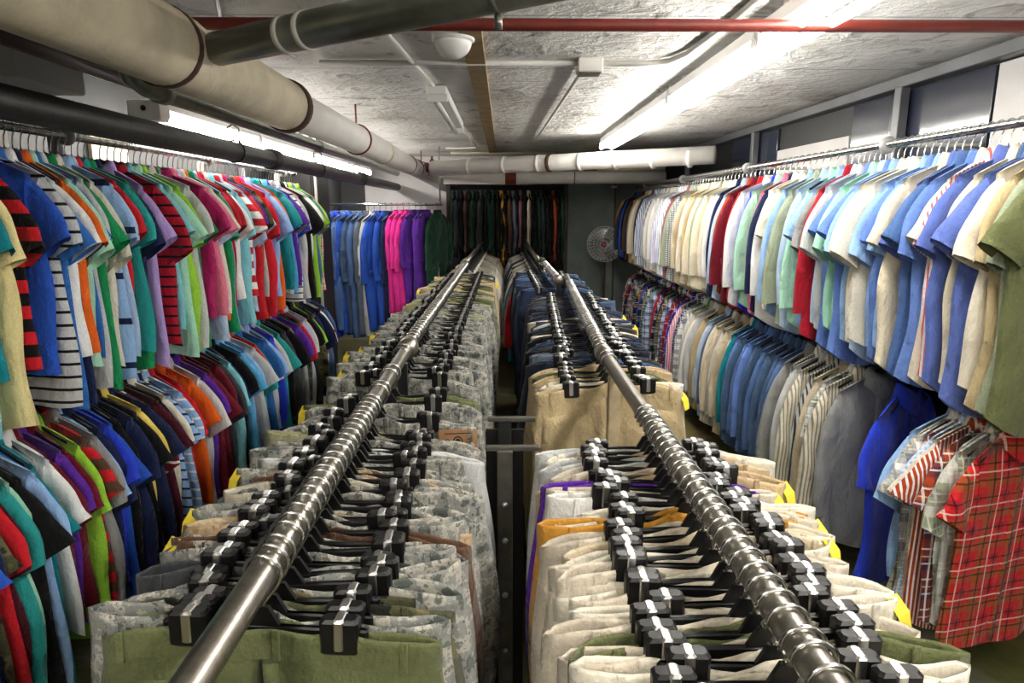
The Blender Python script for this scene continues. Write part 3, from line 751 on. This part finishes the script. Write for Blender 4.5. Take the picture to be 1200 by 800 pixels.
part('white_section', MB().tube([(0, 3.0, 0), (0, 5, 0), (0, 7.2, -.01), (0, 8.1, -.03), (.12, 8.35, -.10), (.25, 8.4, -.16)], [.088, .088, .086, .084, .08, .075], 24), M_LAGW, bp)
for y in (5.3, 6.7, 7.3):
    part('strap', MB().lathe((0, y, -.003), [(.087, -.02), (.092, -.018), (.092, .018), (.087, .02)], 24, 'y'), M_RUST if y > 6 else M_LAG, bp)
dp = empty('drain_pipe', (-1.35, 0, H+.284), 0, 'dark cast iron pipe running above the polo shirts', 'pipe')
part('pipe', MB().tube([(0, -2.9, 0), (0, 2, 0), (0, 8.5, -.01)], .048, 20), M_CASTIRON, dp)
for y in (1.55, 3.95, 6.4):
    part('joint', MB().lathe((0, y, 0), [(.05, -.06), (.06, -.055), (.06, .05), (.05, .06)], 20, 'y'), M_CASTIRON, dp)
for y in (3.4, 4.9, 6.2):
    cl = MB(); ring = [(.053*math.sin(2*PI*q/20), 0, .053*math.cos(2*PI*q/20)) for q in range(21)]
    cl.tube([(a, y, c_) for a, b_, c_ in ring], .005, 6, False)
    cl.tube([(-.03, y, .045), (-.03, y, .11), (0, y, .13), (.03, y, .11), (.03, y, .045)], .004, 6); cl.tube([(0, y, .13), (0, y, CEIL-H-.284)], .004, 6)
    part('pipe_hanger', cl, M_CASTIRON, dp)
rp = empty('sprinkler_pipe', (0, 2.05, H+.53), 0, 'thin red pipe crossing the ceiling from wall to wall', 'pipe')
part('pipe', MB().tube([(XWL+.01, 0, 0), (0, 0, 0), (XWR-.01, 0, 0)], .0175, 16), M_RED, rp)
for x in (-1.4, 1.95):
    part('pipe_clip', MB().tube([(x, -.024, 0), (x, -.02, .03), (x, 0, .05), (x, 0, CEIL-H-.53)], .004, 6), M_RED, rp)
thing('branch_pipe', MB().tube([(-1.36, .3, H+.50), (-1.36, 1.6, H+.47), (-1.36, 3.3, H+.46)], .032, 16), plain('dark_red_pipe', '4a2620', .6, noise=.35, nscale=10), 'dark red pipe beside the cream wrapped pipe', 'pipe')
cd = empty('conduit_pipe', (-1.20, 0, H+.40), 0, 'galvanised pipe with an elbow behind the cream wrapped pipe', 'pipe')
part('pipe', MB().tube([(.0, 2.2, .19), (0, 2.2, .06), (0, 2.24, .02), (0, 2.32, 0), (0, 4, 0), (0, 7.6, 0)], .032, 16), M_GALV, cd)
for y in (2.42, 4.4): part('coupling', MB().lathe((0, y, 0), [(.033, -.03), (.039, -.028), (.039, .028), (.033, .03)], 16, 'y'), M_GALV, cd)
du = empty('metal_duct', (-.79, 2.0, H+.455), 0, 'grey metal duct slanting across under the red pipe', 'duct')
vx, vy, vz = 1.30, -.74, .03
part('duct_tube', MB().tube([(-.04, .025, 0), (vx*.3, vy*.3, vz*.3), (vx, vy, vz)], .046, 20), M_GALV, du)
for f in (.16, .21, .60):
    q = np.array([vx, vy, vz]); u = q/np.linalg.norm(q)
    part('seam_ring', MB().tube([q*f-u*.008, q*f+u*.008], .0495, 20), M_CONDUIT if f < .5 else M_GALV, du)
part('clamp_screw', MB().tube([(vx*.6, vy*.6-.0, -.03), (vx*.6, vy*.6, -.062)], .009, 8), M_GALV, du)
# cross pipes at the far end
cp = empty('cross_pipe', (-.72, 6.9, H+.42), 0, 'upper white wrapped pipe crossing the far end', 'pipe')
part('pipe', MB().tube([(0, 0, -.01), (.9, -.5, 0), (2.45, -1.42, .015)], [.078, .076, .074], 20), M_LAGW, cp)
for f in (.16, .3, .43, .47, .58, .7, .82, .93):
    x, y = 2.45*f, -1.42*f
    part('strap', MB().tube([(x-.012, y+.007, 0), (x+.012, y-.007, 0)], .080, 20), M_RUST if abs(f-.47) < .01 else M_LAGW, cp)
cp = empty('cross_pipe', (-.65, 7.3, H+.335), 0, 'lower white pipe with a red coupling crossing the far end', 'pipe')
part('pipe', MB().tube([(0, 0, 0), (1.2, 0, .004), (2.42, 0, .01)], .068, 20), M_LAGW, cp)
part('coupling', MB().tube([(.67, 0, .002), (.79, 0, .002)], .074, 16), M_RED, cp)
part('seam', MB().tube([(1.42, 0, .004), (1.43, 0, .004)], .069, 20), M_RUST, cp)
thing('stub_pipe', MB().tube([(1.02, 7.25, H+.45), (1.75, 7.25, H+.45)], .045, 14), plain('ivory_pipe', 'd8d2b4', .5), 'short ivory pipe between the two white cross pipes', 'pipe')
fit = empty('pipe_fitting', (-.80, 7.55, H+.46), 0, 'red iron valve fitting where the pipes meet', 'valve')
part('valve_body', MB().lathe((0, 0, 0), [(.03, -.09), (.055, -.08), (.055, -.05), (.04, -.03), (.04, .05), (.055, .06), (.055, .09), (.03, .10)], 16, 'x'), M_RED, fit)
part('stem', MB().lathe((0, 0, .03), [(.03, 0), (.025, .05), (.012, .06), (.012, .09)], 12), M_RED, fit)
for y, n in ((4.4, 'above the white section of'), (7.78, 'near the far end of')):
    hr = empty('hanger_rod', (PX, y, PZ), 0, f'rusty red rod and ring {n} the cream wrapped pipe', 'pipe hanger', 'rods holding the cream wrapped pipe')
    part('ring', MB().tube([(.094*math.sin(2*PI*q/24), 0, .094*math.cos(2*PI*q/24)) for q in range(25)], .006, 6, False), M_RED, hr)
    part('rod', MB().tube([(0, 0, .095), (0, 0, CEIL-PZ)], .006, 8), M_RED, hr)
# conduits, box, plank, dome
CZ = CEIL-.016
thing('ceiling_conduit', MB().tube([(-.82, 3.11, CZ), (-.3, 3.11, CZ), (.34, 3.11, CZ)], .012, 8), M_CONDUIT, 'white conduit running across the ceiling to the junction box', 'conduit')
thing('ceiling_conduit', MB().tube([(.44, 3.11, CZ), (.66, 3.11, CZ), (.74, 3.06, CZ), (.78, 2.9, CZ), (.80, 2.4, CZ), (.80, .2, CZ)], .013, 8), M_CONDUIT, 'white conduit curving from the junction box to the long light', 'conduit')
thing('ceiling_conduit', MB().tube([(.38, 3.16, CZ), (.30, 7.0, CZ)], .009, 8), M_CONDUIT, 'thin white conduit running from the junction box to the far pipes', 'conduit')
thing('ceiling_conduit', MB().tube([(-.50, 1.6, CZ), (-.37, 3.66, CZ)], .010, 8), M_CONDUIT, 'thin conduit feeding the small light beside the plank', 'conduit')
thing('ceiling_conduit', MB().tube([(-.35, 5.35, CZ), (-.28, 7.2, CZ), (-.62, 7.3, CZ)], .010, 8), M_CONDUIT, 'thin conduit leaving the far end of the small light', 'conduit')
thing('ceiling_conduit', MB().tube([(-.6, 7.75, CZ-.01), (.6, 7.85, CZ-.01)], .014, 8), plain('ivory_paint', 'c8c0a0', .5), 'cream conduit along the ceiling above the far pipes', 'conduit')
thing('ceiling_conduit', MB().tube([(-1.0, 2.5, CZ), (-.72, 1.75, CZ), (-.60, 1.2, CZ)], .008, 8), M_BLKMET, 'black cable stretched across the ceiling behind the metal duct', 'cable')
jb = empty('junction_box', (.39, 3.11, CEIL), 0, 'grey metal junction box on the ceiling', 'junction box')
part('box', MB().box((0, 0, -.03), (.11, .10, .06), .004), M_CONDUIT, jb, False)
part('cover', MB().box((0, 0, -.063), (.10, .09, .006), .002), M_GALV, jb, False)
thing('ceiling_plank', MB().box((-.12, 5.2, CEIL-.012), (.085, 5.6, .022), .002), M_WOOD, 'long bare wooden plank fixed along the ceiling', 'plank', smooth=False)
dm = empty('dome_lamp', (-.19, 2.66, CEIL), 0, 'white dome fixture on the ceiling by the plank', 'ceiling dome')
part('base', MB().lathe((0, 0, 0), [(.082, 0), (.082, -.03), (.076, -.034)], 28), M_WHITE, dm)
part('dome', MB().lathe((0, 0, -.03), [(.072*math.cos(a), -.066*math.sin(a)) for a in [R(x) for x in range(0, 90, 11)]], 28), plain('white_polycarbonate', 'eef0f0', .25), dm)

# ------------------------------------------------------------------ lamps
M_TUBE = plain('lit_fluorescent_tube', 'ffffff', .4, emit='fff9f0', estr=30)
M_TUBEOFF = plain('unlit_clear_cover', 'd8dad8', .2)
def strip_light(x, y, z, L, label, lit=True, wall=False, group='fluorescent strip lights'):
    f = empty('ceiling_light', (x, y, z), 0, label, 'light', group)
    part('housing', MB().box((0, L/2, .045), (.11, L-.01, .05), .006), M_WHITE, f, False)
    top = CEIL-z
    for yy in (.12, L-.12):
        part('mount', MB().box((0, yy, (.07+top)/2), (.03, .03, max(.01, top-.07)), .002), M_WHITE, f, False)
    for sx in ((-1, 1) if lit else (0,)):
        part('tube', MB().tube([(sx*.045, .025, -.012), (sx*.045, L/2, -.012), (sx*.045, L-.025, -.012)], .016, 12), M_TUBE if lit else M_TUBEOFF, f)
    for yy in (.018, L-.018):
        part('lamp_holder', MB().box((0, yy, .008), (.12, .016, .045), .003), M_WHITE, f, False)
where = ['behind the first shirts', 'above the first dress shirts', 'by the red pipe', 'past the red pipe', 'by the junction box', 'above the cream shirts', 'by the far pipes']
LZc = H+.55
for i, y in enumerate((-2.5, -1.28, -.06, 1.16, 2.38, 3.60, 4.82)):
    strip_light(.92, y, LZc, 1.2, f'lit white strip light over the khaki side aisle, {["first", "second", "third", "fourth", "fifth", "sixth", "seventh"][i]} of its line')
for i, y in enumerate((3.25, 4.47, 5.69)):
    strip_light(-1.65, y, H+.435, 1.2, f'lit strip light above the polo shirts, {["first", "second", "third"][i]} of its line')
for i, y in enumerate((-2.4, -1.15)):
    strip_light(-.55, y, LZc, 1.2, f'added fill strip light behind the camera, {["first", "second"][i]} of its line')  # added fill row, brightens the near trousers and lower polo shirts
strip_light(-1.66, 6.95, H+.435, 1.2, 'added fill strip light above the coveralls')  # extra lamp added to brighten the coveralls and far white wall
strip_light(-.36, 3.7, H+.585, 1.5, 'small unlit white strip light beside the ceiling plank', lit=False)
# knocked-out fixture boxes over the polo rail
fb = empty('fixture_box', (-1.65, 3.19, H+.435), 0, 'white metal box end with a round hole above the polo shirts', 'fixture box')
part('box', MB().box((0, 0, .01), (.15, .08, .09), .003), M_WHITE, fb, False)
part('hole', MB().lathe((.0, -.041, .02), [(.013, 0), (.013, -.002)], 14, 'y'), M_BLK, fb)
thing('ceiling_box', MB().box((-1.72, 2.38, CEIL-.185), (.36, .34, .13), .004), plain('grey_white_sheet_metal', 'b8bab8', .5), 'pale sheet metal box under the dark soffit', 'metal box', smooth=False)

# ------------------------------------------------------------------ far end: jackets, coveralls, fan
jk = empty('jacket_rack', (.05, 8.25, 0), 0, 'dark wooden frame holding the dark jackets', 'clothes rack')
part('rail', MB().tube([(-.72, 0, H+.30), (.72, 0, H+.30)], .014, 12), M_CHROME, jk)
M_DKWOOD = plain('dark_stained_wood', '3a2620', .6, noise=.3, nscale=12)
for x in (-.73, .73): part('upright', MB().box((x, 0, 1.0), (.05, .06, 2.0), .003), M_DKWOOD, jk, False)
part('backboard', MB().box((0, .2, .95), (1.46, .02, 1.9)), plain('black_backboard', '141414', .7), jk, False)
part('shelf_bar', MB().tube([(-.7, 0, 1.06), (.7, 0, 1.06)], .012, 10), M_CHROME, jk)
JK = toks('dark green*, charcoal*, black*, brown*, black*, forest*, black*, charcoal*, dark green*, black*, dark green*, black*, gold*, black*, brown*, slate*, black*, mauve*, black*, beige*, black*, dark green*, charcoal*, black*, black*, rust*, black*, dark green*')
phj = garment_phrases([s.rstrip('*') for s in JK], 'jacket')
for i, s in enumerate(JK):
    rnd = random.Random(60+i); v = shirt_variant('dress', True, rnd.randrange(NV)); s = s.rstrip('*')
    x = .05-.66+1.32*i/(len(JK)-1)
    o = link('jacket', v['all'], None, fabric(s)); o.location = (x, 8.25, H+.30); o.rotation_euler = (0, 0, R(90+rnd.uniform(-14, 14))); o.scale = (.8, 1.05, rnd.uniform(1.0, 1.12))
    tag(o, phj[i].replace('near end', 'white wall side')+' on the back rack', 'jacket', 'dark jackets on the back rack'); stuff_hanger((x, 8.25, H+.30), R(90))
cr = empty('clothes_rail', (-1.85, 7.25, H+.05), 0, 'chrome rail of coveralls before the white wall', 'clothes rail')
part('tube', MB().tube([(-.15, 0, 0), (1.18, 0, 0)], .013, 12), M_CHROME, cr)
for x in (-.14, 1.16): part('rod', MB().tube([(x, 0, 0), (x, 0, CEIL-H-.05)], .008, 8), M_CHROME, cr)
def coverall(i):
    rnd = random.Random(400+i)
    P = torso_fn(rnd, .72, .20, .07, .035, .010, 0, .22, NECK)
    mb = MB().sheet(P, 16, 12, closetop=True); sl = [MB().sheet(sleeve_fn(rnd, sx, .20, NECK-.07, True, .03, rnd.uniform(.5, .72)), 8, 12, closetop=True) for sx in (1, -1)]
    lg = MB(); kf, pf = rnd.uniform(25, 40), rnd.uniform(0, 6)
    for sx in (1, -1):
        def L(a, t, sd, sx=sx):
            u = (a*sx+1)/2; x = sx*(.005+.02*t+(.245-.06*t)*u); return (x, sd*.035*(max(0, 1-abs(a)**4))**.5+.012*math.sin(kf*x+pf+2*t), NECK-.66-.66*t)
        lg.sheet(L, 8, 12, closetop=True)
    bl = MB().patch(P, -.99, .99, .86, .93, .004, 10, 2)
    return dict(body=mb.mesh('coverall_torso'), sleeve=[x.mesh('coverall_sleeve') for x in sl], legs=lg.mesh('coverall_legs'), belt=bl.mesh('coverall_belt'), collar=collar_mb('dress', NECK).mesh('coverall_collar'))
CV = [coverall(i) for i in range(5)]
COV = ['cobalt', 'royal blue', 'steel blue', 'cobalt', 'denim', 'steel blue', 'slate', 'silver', 'cobalt', 'cobalt', 'navy', 'hot pink', 'hot pink', 'hot pink', 'purple', 'purple', 'purple', 'dark green']
phc = garment_phrases(COV, 'coverall')
for i, s in enumerate(COV):
    v = CV[i % 5]; rnd = random.Random(i); x = -1.86+1.02*i/(len(COV)-2) if i < 17 else -.72; m = fabric(s)
    o = empty('coverall', (x, 7.25, H+.05), R(90-(40 if i < 9 else 26)+rnd.uniform(-9, 9)), phc[i].replace('near end', 'black cabinet')+' on the coverall rail', 'coverall', 'coveralls by the white wall')
    link('body', v['body'], o, m); link('legs', v['legs'], o, m); link('belt', v['belt'], o, m); link('collar', v['collar'], o, m)
    for q in v['sleeve']: link('sleeve', q, o, m)
    o.scale = (rnd.uniform(.82, .95), 1, rnd.uniform(.95, 1.04)*(.8 if s in ('hot pink', 'purple', 'dark green') else 1)); stuff_hanger((x, 7.25, H+.05), R(60))
fn = empty('pedestal_fan', (1.24, 8.0, 0), R(-14), 'round wire pedestal fan against the green-grey wall', 'fan')
FZ = H-.42
part('base', MB().lathe((0, .05, 0), [(.24, 0), (.24, .015), (.22, .03), (.05, .045)], 28), M_BLKMET, fn)
part('pole', MB().tube([(0, .05, .04), (0, .05, FZ-.05)], .017, 12), plain('copper_brown_pole', '4e342a', .5, .4), fn)
part('motor', MB().lathe((0, 0, FZ), [(.03, -.03), (.06, -.02), (.075, .05), (.06, .13), (.03, .15)], 20, 'y'), M_BLKMET, fn)
g = MB()
for r_, y in ((.05, -.085), (.09, -.082), (.13, -.074), (.165, -.06), (.195, -.04), (.215, 0), (.195, .04), (.14, .06)):
    g.tube([(r_*math.cos(2*PI*q/36), y, FZ+r_*math.sin(2*PI*q/36)) for q in range(37)], .0035 if r_ > .2 else .0022, 5, False)
for q in range(28):
    t = 2*PI*q/28; c_, s_ = math.cos(t), math.sin(t)
    g.tube([(.03*c_, -.086, FZ+.03*s_), (.13*c_, -.074, FZ+.13*s_), (.19*c_, -.045, FZ+.19*s_), (.215*c_, 0, FZ+.215*s_), (.19*c_, .042, FZ+.19*s_), (.08*c_, .06, FZ+.08*s_)], .0022, 5)
part('guard', g, plain('bright_fan_wire', 'dcdcdc', .3, .6), fn)
for q in range(3):
    b_ = MB(); V = []; F = []
    for i in range(7):
        rr = .03+.155*i/6
        for j in range(7):
            ph = 2*PI*q/3 + (j/6-.5)*1.5*(.5+.5*i/6); V.append((rr*math.cos(ph), -.03+.05*(j/6-.5), FZ+rr*math.sin(ph)))
    nV = len(V); V += [(x, y+.003, z) for x, y, z in V]
    for i in range(6):
        for j in range(6):
            a_ = i*7+j; F.append((a_, a_+1, a_+8, a_+7)); F.append((nV+a_+7, nV+a_+8, nV+a_+1, nV+a_))
    b_.add(V, F); part('blade', b_, plain('fan_blade_metal', '9a9c9c', .35, .7), fn)
part('badge', MB().lathe((0, -.084, FZ), [(.022, 0), (.022, -.006), (.012, -.009)], 18, 'y'), plain('red_badge', 'c02020', .4), fn)
wp = empty('wall_pipe', (1.44, 8.52, 0), 0, 'thin brown conduit down the green-grey wall', 'conduit')
part('pipe', MB().tube([(0, 0, .3), (0, 0, CEIL-.02)], .011, 8), plain('brown_conduit', '6a4634', .6), wp)
part('clip', MB().box((-.02, 0, H+.28), (.07, .03, .03), .003), M_CONDUIT, wp, False)

# the remaining hangers, hardly seen between the packed garments
hs = link('hangers', HANG_STUFF.mesh('packed_hangers', True, M_BLK))
tag(hs, 'black hangers packed between the shirts on the lower rails and far racks', 'hangers', kind='stuff')

# ------------------------------------------------------------------ camera and view
cam = bpy.data.cameras.new('camera'); co = bpy.data.objects.new('camera', cam); COL.objects.link(co)
F_PX = 760.0
cam.sensor_width = 36; cam.lens = F_PX/1200*36; cam.clip_start = .02; cam.clip_end = 60
co.location = (0, 0, H); co.rotation_euler = (PI/2 - math.atan(155/F_PX), 0, R(-.75))
SC.camera = co
w = bpy.data.worlds.new('world'); SC.world = w; w.use_nodes = True
w.node_tree.nodes['Background'].inputs[0].default_value = (.02, .02, .02, 1)
vs = SC.view_settings
vs.view_transform = 'Standard'; vs.look = 'None'; vs.gamma = 1; vs.exposure = 0.6; vs.use_curve_mapping = False
SC.cycles.max_bounces = 8; SC.cycles.diffuse_bounces = 4; SC.cycles.use_denoising = True
